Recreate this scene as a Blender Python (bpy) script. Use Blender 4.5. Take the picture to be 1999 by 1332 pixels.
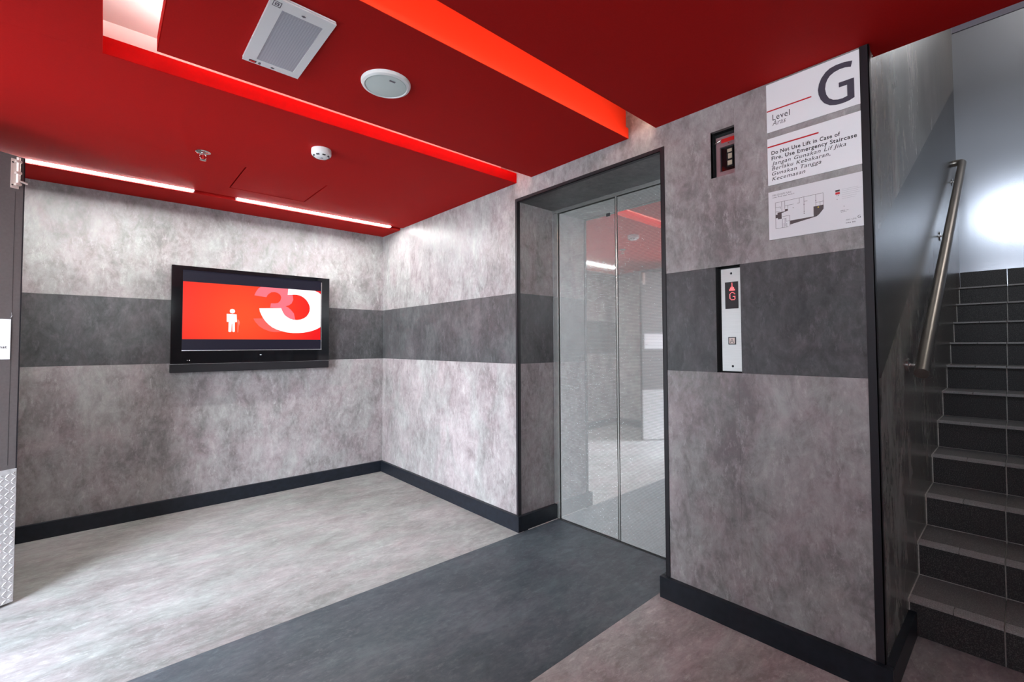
import bpy, bmesh, math, random
from mathutils import Matrix, Vector

random.seed(7)
for o in list(bpy.data.objects):
    bpy.data.objects.remove(o)
SC = bpy.context.scene
COL = SC.collection

# ------------------------------------------------------------------ camera
EYE = Vector((-2.0512, -4.2084, 1.22))
YAW, PITCH, ROLL, FPX = 0.84152, 0.0306312, -0.0045056, 892.258
fw = Vector((math.cos(YAW)*math.cos(PITCH), math.sin(YAW)*math.cos(PITCH), math.sin(PITCH)))
rt0 = Vector((math.sin(YAW), -math.cos(YAW), 0))
up0 = rt0.cross(fw)
rt = rt0*math.cos(ROLL) + up0*math.sin(ROLL)
up = -rt0*math.sin(ROLL) + up0*math.cos(ROLL)
cam_data = bpy.data.cameras.new('camera')
cam = bpy.data.objects.new('camera', cam_data)
COL.objects.link(cam)
cam.matrix_world = Matrix(((rt.x, up.x, -fw.x, EYE.x), (rt.y, up.y, -fw.y, EYE.y), (rt.z, up.z, -fw.z, EYE.z), (0, 0, 0, 1)))
cam_data.sensor_width = 36.0
cam_data.lens = FPX/1999*36.0
cam_data.shift_y = -(666-646.34)/1999
cam_data.clip_start = 0.02
SC.camera = cam

# ------------------------------------------------------------------ daylight and exposure
SC.view_settings.view_transform = 'Standard'
SC.view_settings.look = 'None'
SC.view_settings.gamma = 1.0
SC.view_settings.use_curve_mapping = False
SC.view_settings.exposure = 0.22
world = bpy.data.worlds.new('daylight')
SC.world = world
world.use_nodes = True
bg = world.node_tree.nodes['Background']
bg.inputs[0].default_value = (0.70, 0.85, 1.0, 1)
bg.inputs[1].default_value = 50.0
SC.cycles.sample_clamp_indirect = 4.0
SC.cycles.sample_clamp_direct = 26.0
SC.cycles.blur_glossy = 1.0
SC.cycles.caustics_reflective = False
_nt = world.node_tree                      # hazy sky, brightest towards the horizon all the way round
_tc = _nt.nodes.new('ShaderNodeTexCoord'); _sx = _nt.nodes.new('ShaderNodeSeparateXYZ'); _mr = _nt.nodes.new('ShaderNodeValToRGB')
_mr.color_ramp.elements[0].position = 0.0; _mr.color_ramp.elements[0].color = (0.87, 0.94, 1.0, 1)
_mr.color_ramp.elements[1].position = 0.9; _mr.color_ramp.elements[1].color = (0.29, 0.37, 0.48, 1)
_nt.links.new(_tc.outputs['Generated'], _sx.inputs[0]); _nt.links.new(_sx.outputs[2], _mr.inputs[0]); _nt.links.new(_mr.outputs[0], bg.inputs[0])
DOOR_Y0, DOOR_Y1, LEFT_X = -1.42, -2.40, -3.15
def portal(name, loc, rot, sx, sy):
    l = bpy.data.lights.new(name, 'AREA')
    l.shape = 'RECTANGLE'; l.size = sx; l.size_y = sy
    l.cycles.is_portal = True
    o = bpy.data.objects.new(name, l)
    o.location = loc; o.rotation_euler = rot
    COL.objects.link(o)
FRONT = -6.2
portal('entrance_portal', (LEFT_X-0.12, (DOOR_Y0+DOOR_Y1)/2, 1.06), (0, -math.pi/2, 0), 2.12, DOOR_Y0-DOOR_Y1)
portal('added_fill_portal', (LEFT_X-0.12, -4.3, 1.97), (0, -math.pi/2, 0), 0.17, 1.3)  # unseen high opening added as fill for the block and stairs
portal('added_front_fill_portal', (-2.15, FRONT-.12, 1.925), (math.pi/2, 0, math.pi), 1.8, .25)  # unseen opening behind the camera, added as fill
portal('added_stair_window_portal', (0.0, -4.41, 2.90), (0, -math.pi/2, 0), 0.26, 0.92)  # for the window added above the lobby ceiling
LED_WALL, LED_COVE, LED_VOID = 180.0, 3.0, 60.0
LED_COVE2, STAIR_FILL = 30.0, 12.0

# ------------------------------------------------------------------ materials
def newmat(name):
    m = bpy.data.materials.new(name)
    m.use_nodes = True
    nt = m.node_tree
    return m, nt, nt.nodes['Principled BSDF']

def plain(name, col, rough=0.5, metal=0.0, spec=0.5, grain=0.0, gscale=60, bump=0.0, emit=None, estr=0.0):
    m, nt, b = newmat(name)
    b.inputs['Base Color'].default_value = (*col, 1)
    b.inputs['Roughness'].default_value = rough
    b.inputs['Metallic'].default_value = metal
    b.inputs['Specular IOR Level'].default_value = spec
    if emit:
        b.inputs['Emission Color'].default_value = (*emit, 1)
        b.inputs['Emission Strength'].default_value = estr
    if grain or bump:
        n = nt.nodes.new('ShaderNodeTexNoise'); n.inputs['Scale'].default_value = gscale; n.inputs['Detail'].default_value = 5
        g = nt.nodes.new('ShaderNodeNewGeometry'); nt.links.new(g.outputs['Position'], n.inputs['Vector'])
        if grain:
            r = nt.nodes.new('ShaderNodeValToRGB')
            r.color_ramp.elements[0].position = 0.3; r.color_ramp.elements[1].position = 0.7
            r.color_ramp.elements[0].color = (*[c*(1-grain) for c in col], 1)
            r.color_ramp.elements[1].color = (*[min(1, c*(1+grain)) for c in col], 1)
            nt.links.new(n.outputs[0], r.inputs[0]); nt.links.new(r.outputs[0], b.inputs['Base Color'])
        if bump:
            bp = nt.nodes.new('ShaderNodeBump'); bp.inputs['Strength'].default_value = bump; bp.inputs['Distance'].default_value = 0.002
            nt.links.new(n.outputs[0], bp.inputs['Height']); nt.links.new(bp.outputs[0], b.inputs['Normal'])
    return m

def laminate(name, dark, mid, light, rough, stretch, seed=0.0, spec=0.3, scratch=1.3):
    """cloudy trowelled-concrete print: broad clouds, smaller smears, pale scratches"""
    m, nt, b = newmat(name)
    N = nt.nodes.new; L = nt.links.new
    g = N('ShaderNodeNewGeometry')
    mp = N('ShaderNodeMapping'); mp.inputs['Scale'].default_value = stretch; mp.inputs['Location'].default_value = (seed, seed*1.7, seed*0.6)
    L(g.outputs['Position'], mp.inputs['Vector'])
    def noise(sc, det, ro, dist):
        n = N('ShaderNodeTexNoise')
        n.inputs['Scale'].default_value = sc; n.inputs['Detail'].default_value = det
        n.inputs['Roughness'].default_value = ro; n.inputs['Distortion'].default_value = dist
        L(mp.outputs[0], n.inputs['Vector']); return n.outputs[0]
    def math_(op, a, c):
        x = N('ShaderNodeMath'); x.operation = op
        for i, v in ((0, a), (1, c)):
            if isinstance(v, (int, float)): x.inputs[i].default_value = v
            else: L(v, x.inputs[i])
        return x.outputs[0]
    n1, n2, n3 = noise(2.6, 4, 0.6, 0.3), noise(9.0, 9, 0.72, 0.7), noise(38, 6, 0.7, 0.4)
    f = math_('ADD', math_('ADD', math_('MULTIPLY', n1, 0.34), math_('MULTIPLY', n2, 0.42)), math_('MULTIPLY', n3, 0.24))
    r = N('ShaderNodeValToRGB'); cr = r.color_ramp
    cr.elements[0].position = 0.405; cr.elements[0].color = (*dark, 1)
    cr.elements[1].position = 0.605; cr.elements[1].color = (*light, 1)
    e = cr.elements.new(0.5); e.color = (*mid, 1)
    L(f, r.inputs[0])
    # pale scratches in patches
    mp2 = N('ShaderNodeMapping'); mp2.inputs['Scale'].default_value = [a*b_ for a, b_ in zip(stretch, (1, 1, .62))]; mp2.inputs['Rotation'].default_value = (.35, .35, .2)
    L(g.outputs['Position'], mp2.inputs['Vector'])
    sn = N('ShaderNodeTexNoise'); sn.inputs['Scale'].default_value = 34; sn.inputs['Detail'].default_value = 14; sn.inputs['Roughness'].default_value = 0.82; sn.inputs['Distortion'].default_value = 0.12
    L(mp2.outputs[0], sn.inputs['Vector'])
    sr = N('ShaderNodeMapRange'); sr.inputs['From Min'].default_value = .53; sr.inputs['From Max'].default_value = .70
    L(sn.outputs[0], sr.inputs[0]); s = sr.outputs[0]
    s2 = math_('MULTIPLY', s, math_('MULTIPLY', noise(5.5, 3, 0.5, 0.5), scratch))
    mx = N('ShaderNodeMix'); mx.data_type = 'RGBA'
    tint = N('ShaderNodeMix'); tint.data_type = 'RGBA'; tint.blend_type = 'MULTIPLY'
    tr = N('ShaderNodeValToRGB'); tr.color_ramp.elements[0].position = .40; tr.color_ramp.elements[1].position = .60
    tr.color_ramp.elements[0].color = (1.03, .97, .99, 1); tr.color_ramp.elements[1].color = (.96, 1.0, .985, 1)
    L(noise(4.2, 5, 0.6, 0.8), tr.inputs[0]); tint.inputs['Factor'].default_value = 1.0
    L(r.outputs[0], tint.inputs['A']); L(tr.outputs[0], tint.inputs['B'])
    L(s2, mx.inputs['Factor']); L(tint.outputs['Result'], mx.inputs['A'])
    mx.inputs['B'].default_value = (*[min(1, c*1.35+0.02) for c in light], 1)
    L(mx.outputs['Result'], b.inputs['Base Color'])
    b.inputs['Roughness'].default_value = rough
    b.inputs['Specular IOR Level'].default_value = spec
    return m

M = {}
M['wall_light'] = laminate('light_concrete_laminate', (.160, .142, .144), (.262, .240, .242), (.368, .346, .347), 0.36, (1, 1, 0.62))
M['wall_dark'] = laminate('charcoal_concrete_laminate', (.036, .035, .037), (.062, .060, .063), (.100, .097, .101), 0.36, (1, 1, 0.62), 3.1)
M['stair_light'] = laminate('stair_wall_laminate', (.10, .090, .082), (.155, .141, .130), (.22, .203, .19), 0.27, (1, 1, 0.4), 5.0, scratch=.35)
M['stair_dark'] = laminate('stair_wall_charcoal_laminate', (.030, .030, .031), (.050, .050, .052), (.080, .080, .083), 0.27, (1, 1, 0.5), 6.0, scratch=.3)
M['floor_light'] = laminate('light_concrete_vinyl', (.165, .157, .150), (.245, .235, .227), (.335, .325, .316), 0.42, (0.62, 1.25, 1), 8.0)
M['floor_dark'] = laminate('slate_grey_vinyl', (.032, .040, .048), (.053, .064, .074), (.088, .100, .112), 0.45, (0.62, 1.25, 1), 9.0)
M['floor_pink'] = laminate('taupe_concrete_vinyl', (.215, .182, .176), (.33, .285, .278), (.45, .40, .392), 0.42, (0.62, 1.25, 1), 11.0)
M['head'] = laminate('dark_head_laminate', (.055, .054, .053), (.085, .084, .082), (.13, .128, .125), 0.4, (1, 1, 1), 2.0)
M['red'] = plain('red_ceiling_paint', (.41, .009, .008), 0.65, spec=.06, grain=.05, gscale=220)
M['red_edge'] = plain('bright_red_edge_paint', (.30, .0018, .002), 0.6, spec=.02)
M['cove_glow_edge'] = plain('red_paint_cove_glow', (.72, .034, .012), 0.6, spec=.05)  # red raft paint shifted to orange for the warm cove glow
M['white_paint'] = plain('white_paint', (.82, .80, .78), 0.6)
M['black_base'] = plain('blue_black_baseboard', (.007, .009, .014), 0.42, spec=.3, grain=.35, gscale=30)
M['black_trim'] = plain('dark_anodised_trim', (.012, .010, .013), 0.45, spec=.3)
M['black_void'] = plain('matt_black', (.006, .006, .007), 0.7)
M['backing'] = plain('dark_backing_board', (.03, .03, .03), 0.8)
M['plaster'] = plain('grey_plaster', (.35, .34, .34), 0.7, grain=.1)
M['white_plastic'] = plain('white_plastic', (.92, .93, .92), 0.35)
M['white_metal'] = plain('white_powder_coat', (.92, .92, .92), 0.35)
M['chrome'] = plain('chrome', (.78, .76, .74), 0.12, 1.0)
M['brass_steel'] = plain('warm_plated_steel', (.66, .56, .51), 0.35, 0.55)
M['aluminium'] = plain('aluminium', (.74, .74, .75), 0.3, 1.0, grain=.1, gscale=40)
M['tread_plate'] = plain('embossed_aluminium', (.54, .52, .52), 0.38, 0.5, grain=.12, gscale=60)
M['rail_steel'] = plain('brushed_handrail_steel', (.34, .31, .285), 0.36, 1.0)
M['door_leaf'] = plain('brown_grey_door_laminate', (.085, .072, .072), 0.42, grain=.08, gscale=90)
M['gloss_black'] = plain('gloss_black_plastic', (.004, .004, .005), 0.06)
M['soft_black'] = plain('charcoal_speaker_plastic', (.014, .013, .015), 0.5, spec=.15)
M['sign_white'] = plain('white_acrylic_sign', (.90, .90, .93), 0.25)
M['ink_grey'] = plain('slate_grey_ink', (.060, .057, .080), 0.3)
M['ink_black'] = plain('black_ink', (.018, .016, .020), 0.4)
M['ink_soft'] = plain('grey_ink', (.12, .11, .13), 0.4)
M['ink_faint'] = plain('faint_grey_ink', (.45, .45, .48), 0.4)
M['ink_red'] = plain('red_ink', (.55, .012, .016), 0.3)
M['ink_brown'] = plain('brown_grey_ink', (.075, .055, .058), 0.4)
M['ink_yellow'] = plain('yellow_ink', (.7, .5, .05), 0.4)
M['plan_paper'] = plain('pale_grey_plan_board', (.74, .73, .76), 0.3)
M['grout'] = plain('beige_grout', (.50, .46, .42), 0.9, grain=.2, gscale=80)
M['stair_wall_paint'] = plain('blue_grey_satin_panel', (.56, .59, .67), 0.19, 0.42, bump=.12, gscale=140)
M['red_plastic'] = plain('red_plastic', (.6, .02, .02), 0.3)
M['unseen_wall'] = laminate('mid_grey_laminate', (.20, .19, .188), (.30, .285, .283), (.40, .385, .382), 0.5, (1, 1, .6), 4.0)
M['shade_wall'] = plain('dark_shade_wall_render', (.12, .115, .11), 0.8, grain=.1)
M['pavement'] = plain('outdoor_paving', (.40, .40, .39), 0.8, grain=.15, gscale=8)
M['panel_pink'] = plain('dusty_pink_switch_face', (.25, .15, .16), 0.35)
M['cream'] = plain('cream_plastic', (.55, .48, .36), 0.4)
M['glass_dark'] = plain('dark_display_glass', (.012, .002, .004), 0.12, spec=.12)

def emit(name, col, s, back=(.5, .5, .5)):
    return plain(name, back, 0.3, spec=.12, emit=col, estr=s)
M['led_wall'] = emit('cool_white_led_diffuser', (.94, 1.0, .98), LED_WALL)
M['led_cove'] = emit('cove_led_tape', (1.0, .93, .86), LED_COVE)
M['led_cove2'] = emit('warm_cove_led_tape', (1.0, .80, .60), LED_COVE2)
M['stair_fill'] = emit('neutral_stair_fill', (1.0, .94, .86), STAIR_FILL)
M['led_void'] = emit('recess_led_tape', (1.0, .93, .90), LED_VOID)
M['led_red'] = emit('red_display_dots', (1.0, .02, .03), 1.6)
M['scr_dark'] = emit('dark_screen_band', (.020, .016, .036), 0.55, (.004, .004, .005))
M['scr_white'] = emit('white_screen_pixels', (1, 1, 1), 1.05, (.01, .01, .01))
M['scr_pink'] = emit('pink_screen_pixels', (1.0, .17, .22), 0.95, (.01, .01, .01))
M['scr_pinklow'] = emit('coral_screen_pixels', (.95, .12, .10), 0.95, (.01, .01, .01))
M['scr_fig'] = emit('cane_screen_pixels', (1.0, .22, .16), 0.95, (.01, .01, .01))

def screen_red():
    m, nt, b = newmat('red_screen_glow')
    tc = nt.nodes.new('ShaderNodeTexCoord'); mp = nt.nodes.new('ShaderNodeMapping')
    mp.inputs['Location'].default_value = (-0.70, -0.46, 0); mp.inputs['Scale'].default_value = (1.75, 1.75, 0)
    gr = nt.nodes.new('ShaderNodeTexGradient'); gr.gradient_type = 'SPHERICAL'
    r = nt.nodes.new('ShaderNodeValToRGB')
    r.color_ramp.elements[0].color = (.80, .004, .006, 1); r.color_ramp.elements[1].color = (1.0, .075, .018, 1)
    r.color_ramp.elements[0].position = 0.0; r.color_ramp.elements[1].position = 0.9
    nt.links.new(tc.outputs['Object'], mp.inputs[0]); nt.links.new(mp.outputs[0], gr.inputs[0]); nt.links.new(gr.outputs[0], r.inputs[0])
    nt.links.new(r.outputs[0], b.inputs['Emission Color']); b.inputs['Emission Strength'].default_value = 1.0
    b.inputs['Base Color'].default_value = (.01, .005, .005, 1); b.inputs['Roughness'].default_value = 0.25; b.inputs['Specular IOR Level'].default_value = .12
    return m
M['scr_red'] = screen_red()

def ridged_steel():
    m, nt, b = newmat('ridged_stainless_steel')
    N = nt.nodes.new; L = nt.links.new
    g = N('ShaderNodeNewGeometry'); mp = N('ShaderNodeMapping'); mp.inputs['Scale'].default_value = (0.0, 0.0, 1.0)
    L(g.outputs['Position'], mp.inputs[0])
    w = N('ShaderNodeTexWave'); w.wave_type = 'BANDS'; w.bands_direction = 'Z'; w.inputs['Scale'].default_value = 36.0
    L(mp.outputs[0], w.inputs['Vector'])
    n = N('ShaderNodeTexNoise'); n.inputs['Scale'].default_value = 2.2; n.inputs['Detail'].default_value = 6
    L(g.outputs['Position'], n.inputs['Vector'])
    r = N('ShaderNodeValToRGB'); r.color_ramp.elements[0].color = (.60, .61, .60, 1); r.color_ramp.elements[1].color = (.95, .95, .93, 1)
    L(w.outputs[1], r.inputs[0]); L(r.outputs[0], b.inputs['Base Color'])
    b.inputs['Metallic'].default_value = 0.74
    r2 = N('ShaderNodeMapRange'); r2.inputs['To Min'].default_value = 0.02; r2.inputs['To Max'].default_value = 0.05
    L(n.outputs[0], r2.inputs[0]); L(r2.outputs[0], b.inputs['Roughness'])
    return m
M['lift_steel'] = ridged_steel()
M['lift_frame'] = plain('satin_stainless_frame', (.66, .66, .64), 0.25, 0.9)

def brushed():
    m, nt, b = newmat('brushed_steel_plate')
    g = nt.nodes.new('ShaderNodeNewGeometry'); mp = nt.nodes.new('ShaderNodeMapping'); mp.inputs['Scale'].default_value = (3, 3, 400)
    n = nt.nodes.new('ShaderNodeTexNoise'); n.inputs['Scale'].default_value = 2
    r = nt.nodes.new('ShaderNodeValToRGB'); r.color_ramp.elements[0].color = (.40, .39, .38, 1); r.color_ramp.elements[1].color = (.55, .54, .53, 1)
    nt.links.new(g.outputs['Position'], mp.inputs[0]); nt.links.new(mp.outputs[0], n.inputs[0]); nt.links.new(n.outputs[0], r.inputs[0])
    nt.links.new(r.outputs[0], b.inputs['Base Color'])
    b.inputs['Metallic'].default_value = 0.8; b.inputs['Roughness'].default_value = 0.38
    return m
M['brushed'] = brushed()

def speckle(name, base, fleck, rough):
    m, nt, b = newmat(name)
    g = nt.nodes.new('ShaderNodeNewGeometry'); n = nt.nodes.new('ShaderNodeTexNoise'); n.inputs['Scale'].default_value = 260; n.inputs['Detail'].default_value = 3
    r = nt.nodes.new('ShaderNodeValToRGB'); r.color_ramp.elements[0].position = .48; r.color_ramp.elements[1].position = .72
    r.color_ramp.elements[0].color = (*base, 1); r.color_ramp.elements[1].color = (*fleck, 1)
    nt.links.new(g.outputs['Position'], n.inputs['Vector']); nt.links.new(n.outputs[0], r.inputs[0]); nt.links.new(r.outputs[0], b.inputs['Base Color'])
    b.inputs['Roughness'].default_value = rough; b.inputs['Specular IOR Level'].default_value = .22
    return m
M['riser_tile'] = speckle('black_speckled_tile', (.034, .031, .031), (.115, .105, .102), 0.55)
M['tread_tile'] = speckle('dark_grey_speckled_tile', (.15, .137, .132), (.27, .25, .243), 0.6)
M['nosing_tile'] = speckle('ribbed_grey_tile', (.30, .275, .265), (.44, .41, .40), 0.65)

def diffuser_mat():
    m, nt, b = newmat('prismatic_diffuser')
    tc = nt.nodes.new('ShaderNodeTexCoord'); v = nt.nodes.new('ShaderNodeTexVoronoi'); v.inputs['Scale'].default_value = 120; v.inputs['Randomness'].default_value = 0.0
    r = nt.nodes.new('ShaderNodeValToRGB'); r.color_ramp.elements[0].color = (.62, .62, .65, 1); r.color_ramp.elements[1].color = (.36, .36, .40, 1); r.color_ramp.elements[1].position = .8
    nt.links.new(tc.outputs['Object'], v.inputs['Vector']); nt.links.new(v.outputs['Distance'], r.inputs[0]); nt.links.new(r.outputs[0], b.inputs['Base Color'])
    bp = nt.nodes.new('ShaderNodeBump'); bp.inputs['Strength'].default_value = .5; bp.inputs['Distance'].default_value = .002
    nt.links.new(v.outputs['Distance'], bp.inputs['Height']); nt.links.new(bp.outputs[0], b.inputs['Normal'])
    b.inputs['Roughness'].default_value = 0.15
    return m
M['diffuser'] = diffuser_mat()

# ------------------------------------------------------------------ mesh helpers
def BM(): return bmesh.new()
def box(bm, x0, x1, y0, y1, z0, z1):
    x0, x1 = min(x0, x1), max(x0, x1); y0, y1 = min(y0, y1), max(y0, y1); z0, z1 = min(z0, z1), max(z0, z1)
    v = [bm.verts.new((x, y, z)) for z in (z0, z1) for y in (y0, y1) for x in (x0, x1)]
    for f in ((0, 2, 3, 1), (4, 5, 7, 6), (0, 1, 5, 4), (2, 6, 7, 3), (0, 4, 6, 2), (1, 3, 7, 5)):
        bm.faces.new([v[i] for i in f])
    return bm
def prism(bm, pts, z0, z1):
    """polygon in the local xy plane, extruded from z0 to z1"""
    a = sum(pts[i-1][0]*pts[i][1]-pts[i][0]*pts[i-1][1] for i in range(len(pts)))
    if a < 0: pts = pts[::-1]
    lo = [bm.verts.new((x, y, z0)) for x, y in pts]; hi = [bm.verts.new((x, y, z1)) for x, y in pts]
    bm.faces.new(lo[::-1]); bm.faces.new(hi)
    for i in range(len(pts)):
        j = (i+1) % len(pts); bm.faces.new((lo[i], lo[j], hi[j], hi[i]))
    return bm
def lathe(bm, prof, n=40, c=(0, 0)):
    """profile [(r,z)...] turned about local z; a radius of 0 closes the end"""
    rings = []
    for r, z in prof:
        if r < 1e-6: rings.append([bm.verts.new((c[0], c[1], z))])
        else: rings.append([bm.verts.new((c[0]+r*math.cos(2*math.pi*i/n), c[1]+r*math.sin(2*math.pi*i/n), z)) for i in range(n)])
    for a, b in zip(rings, rings[1:]):
        for i in range(n):
            j = (i+1) % n
            if len(a) == 1 and len(b) == 1: continue
            if len(a) == 1: bm.faces.new((a[0], b[i], b[j]))
            elif len(b) == 1: bm.faces.new((a[i], a[j], b[0]))
            else: bm.faces.new((a[i], a[j], b[j], b[i]))
    return bm
def tube(bm, pts, r, n=16):
    pts = [Vector(p) for p in pts]; rings = []
    up_ = Vector((0, 0, 1))
    for i, p in enumerate(pts):
        d = (pts[min(i+1, len(pts)-1)]-pts[max(i-1, 0)]).normalized()
        a = d.cross(up_)
        if a.length < 1e-4: a = d.cross(Vector((1, 0, 0)))
        a.normalize(); b = d.cross(a)
        rings.append([bm.verts.new(p+(a*math.cos(2*math.pi*k/n)+b*math.sin(2*math.pi*k/n))*r) for k in range(n)])
    for A, B in zip(rings, rings[1:]):
        for k in range(n):
            j = (k+1) % n; bm.faces.new((A[k], A[j], B[j], B[k]))
    bm.faces.new(rings[0][::-1]); bm.faces.new(rings[-1])
    return bm
def obj(name, bm, mat, parent=None, mtx=None, bevel=0.0, smooth=False, kind=None, label=None):
    if bevel:
        bmesh.ops.bevel(bm, geom=list(bm.edges), offset=bevel, segments=2, affect='EDGES', clamp_overlap=True)
    bmesh.ops.recalc_face_normals(bm, faces=list(bm.faces))
    me = bpy.data.meshes.new(name); bm.to_mesh(me); bm.free()
    me.materials.append(M[mat] if isinstance(mat, str) else mat)
    if smooth:
        me.polygons.foreach_set('use_smooth', [True]*len(me.polygons))
        try: me.set_sharp_from_angle(angle=math.radians(35))
        except Exception: pass
    o = bpy.data.objects.new(name, me); COL.objects.link(o)
    if parent is not None: o.parent = parent
    if mtx is not None: o.matrix_local = mtx
    if kind: o['kind'] = kind
    if label: o['label'] = label
    return o
def share(o, parent, loc, name=None):
    c = o.copy(); COL.objects.link(c); c.parent = parent; c.location = loc
    return c
def struct(name, bm=None, mat=None, label=None):
    if bm is None:
        o = bpy.data.objects.new(name, None); COL.objects.link(o); o.empty_display_size = 0.1
    else: o = obj(name, bm, mat)
    o['kind'] = 'structure'
    if label: o['label'] = label
    return o
def thing(name, label, cat, mtx=None, group=None):
    o = bpy.data.objects.new(name, None); COL.objects.link(o); o.empty_display_size = 0.05
    if mtx is not None: o.matrix_world = mtx
    o['label'] = label; o['category'] = cat
    if group: o['group'] = group
    return o
def frame(x, y, z, right, upv):
    """local x = right, y = up, z = towards the viewer"""
    r, u = Vector(right).normalized(), Vector(upv).normalized(); w = r.cross(u)
    return Matrix(((r.x, u.x, w.x, x), (r.y, u.y, w.y, y), (r.z, u.z, w.z, z), (0, 0, 0, 1)))
def on_lift_wall(y, z, x=0.0): return frame(x, y, z, (0, -1, 0), (0, 0, 1))
def on_tv_wall(x, z, y=0.0): return frame(x, y, z, (1, 0, 0), (0, 0, 1))
def below_ceiling(x, y, z): return frame(x, y, z, (1, 0, 0), (0, -1, 0))    # local z points down

_txt = {}
def text(name, s, mat, parent, x, y, w, cap, z=0.0, bold=0.0, shear=0.0, align='L'):
    """flat lettering, baseline at (x,y), fitted to width w and capital height cap"""
    cu = bpy.data.curves.new('t', 'FONT'); cu.body = s; cu.size = 1.0; cu.shear = shear; cu.offset = bold; cu.extrude = 0.0; cu.space_character = 1.12
    cu.resolution_u = 4
    to = bpy.data.objects.new('t', cu); COL.objects.link(to)
    bpy.context.view_layer.update()
    me = bpy.data.meshes.new_from_object(to.evaluated_get(bpy.context.evaluated_depsgraph_get()))
    bpy.data.objects.remove(to)
    xs = [v.co.x for v in me.vertices]; x0, x1 = min(xs), max(xs)
    sx = w/(x1-x0); sy = cap/0.69
    for v in me.vertices:
        v.co = Vector(((v.co.x-(x0 if align == 'L' else x1))*sx+x, v.co.y*sy+y, z))
    me.name = name; me.materials.clear(); me.materials.append(M[mat])
    o = bpy.data.objects.new(name, me); COL.objects.link(o); o.parent = parent
    return o

# ------------------------------------------------------------------ dimensions
H = 2.307            # underside of the red ceiling
TOP = 2.52           # underside of the slab above
Y1, Y2, HO = -1.971, -3.031, 2.181      # lift opening
BY = -3.857          # block corner
B0, B1 = 1.0936, 1.5656                 # charcoal band
SEAM = 0.615
HB, TB = 0.1007, 0.0256                 # baseboard
FAR = 3.43           # stairwell end wall
SRY = -4.97          # stairwell right wall
FRONT = -6.2
G = 0.0003
PT = 0.02

# ------------------------------------------------------------------ floor
floor = struct('floor', box(BM(), LEFT_X-.15, FAR+.2, FRONT-.1, .1, -.12, -.006), 'backing')
def sheet(pts, mat):
    obj('vinyl_sheet', prism(BM(), pts, -.006, 0.0), mat, floor)
sheet([(LEFT_X-.1, 0), (.02, 0), (.02, -1.999), (LEFT_X-.1, -1.999)], 'floor_light')
sheet([(LEFT_X-.1, -2.0), (.40, -2.0), (.40, -3.04), (.02, -3.04), (.02, -2.985), (LEFT_X-.1, -2.985)], 'floor_dark')
sheet([(LEFT_X-.1, -2.986), (.02, -2.986), (.02, BY+.02), (.60, BY+.02), (.60, SRY-.02), (.02, SRY-.02), (.02, FRONT), (LEFT_X-.1, FRONT)], 'floor_pink')
bm = BM()
for i in range(6):
    a = i*0.0135; box(bm, -.80+a*.62, -.80+a*.62+.012, -3.165+a*.05-.004, -3.165+a*.05+.004, 0, .0004)
obj('printed_dash_mark', bm, 'ink_black', floor)

# ------------------------------------------------------------------ walls with cladding panels
def clad(parent, mk, rects):
    for (a0, a1, z0, z1, mat) in rects:
        obj('cladding_panel', mk(a0+G, a1-G, z0+G, z1-G), mat, parent)
# TV wall (plane y = 0)
wall_back = struct('wall_back', box(BM(), LEFT_X-.15, .4, PT, .2, 0, TOP+.1), 'backing')
rows = ((0, SEAM, 'wall_light'), (SEAM, B0, 'wall_light'), (B0, B1, 'wall_dark'), (B1, TOP, 'wall_light'))
xs = [LEFT_X, -2.44, -1.22, 0.02]
clad(wall_back, lambda a, b, c, d: box(BM(), a, b, 0, PT, c, d),
     [(xs[i], xs[i+1], z0, z1, m) for i in range(3) for z0, z1, m in rows])
# lift wall (plane x = 0)
wall_right = struct('wall_right', box(BM(), .10, .45, Y1+.02, .1, 0, TOP+.1), 'backing')
box_rows = []
mk_x = lambda a, b, c, d: box(BM(), 0, PT, a, b, c, d)
clad(wall_right, mk_x, [(Y1, 0, z0, z1, m) for z0, z1, m in rows])
clad(wall_right, mk_x, [(Y2, Y1, HO, TOP, 'wall_light')])
obj('lintel', box(BM(), .10, .40, Y2, Y1+.02, HO+.03, TOP+.1), 'backing', wall_right)
obj('block_core', box(BM(), .10, .40, BY+.02, Y2-.02, 0, TOP+.1), 'backing', wall_right)
NY0, NY1, NZ0, NZ1 = -3.291, -3.397, B0, B1                 # call panel recess
KY0, KY1, KZ0, KZ1 = -3.279, -3.384, 1.972, 2.184           # switch recess
VS = KY1
clad(wall_right, mk_x, [
    (VS, Y2, 0, SEAM, 'wall_light'), (BY, VS, 0, SEAM, 'wall_light'), (VS, Y2, SEAM, B0, 'wall_light'), (BY, VS, SEAM, B0, 'wall_light'),
    (NY0, Y2, B0, B1, 'wall_dark'), (BY, NY1, B0, B1, 'wall_dark'),
    (BY, VS, B1, TOP, 'wall_light')])
obj('cladding_panel', prism(BM(), [(-Y2, B1+G), (-VS-G, B1+G), (-VS-G, KZ0), (-KY0, KZ0), (-KY0, KZ1), (-VS-G, KZ1), (-VS-G, TOP), (-Y2, TOP)], -PT, 0), 'wall_light', wall_right, frame(0, 0, 0, (0, -1, 0), (0, 0, 1)))
def niche(y0, y1, z0, z1, depth):
    bm = BM(); e = .003
    box(bm, depth, depth+e, y0+e, y1-e, z0-e, z1+e)
    box(bm, .001, depth, y0, y0+e, z0-e, z1+e); box(bm, .001, depth, y1-e, y1, z0-e, z1+e)
    box(bm, .001, depth, y0, y1, z0-e, z0); box(bm, .001, depth, y0, y1, z1, z1+e)
    return bm
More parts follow.
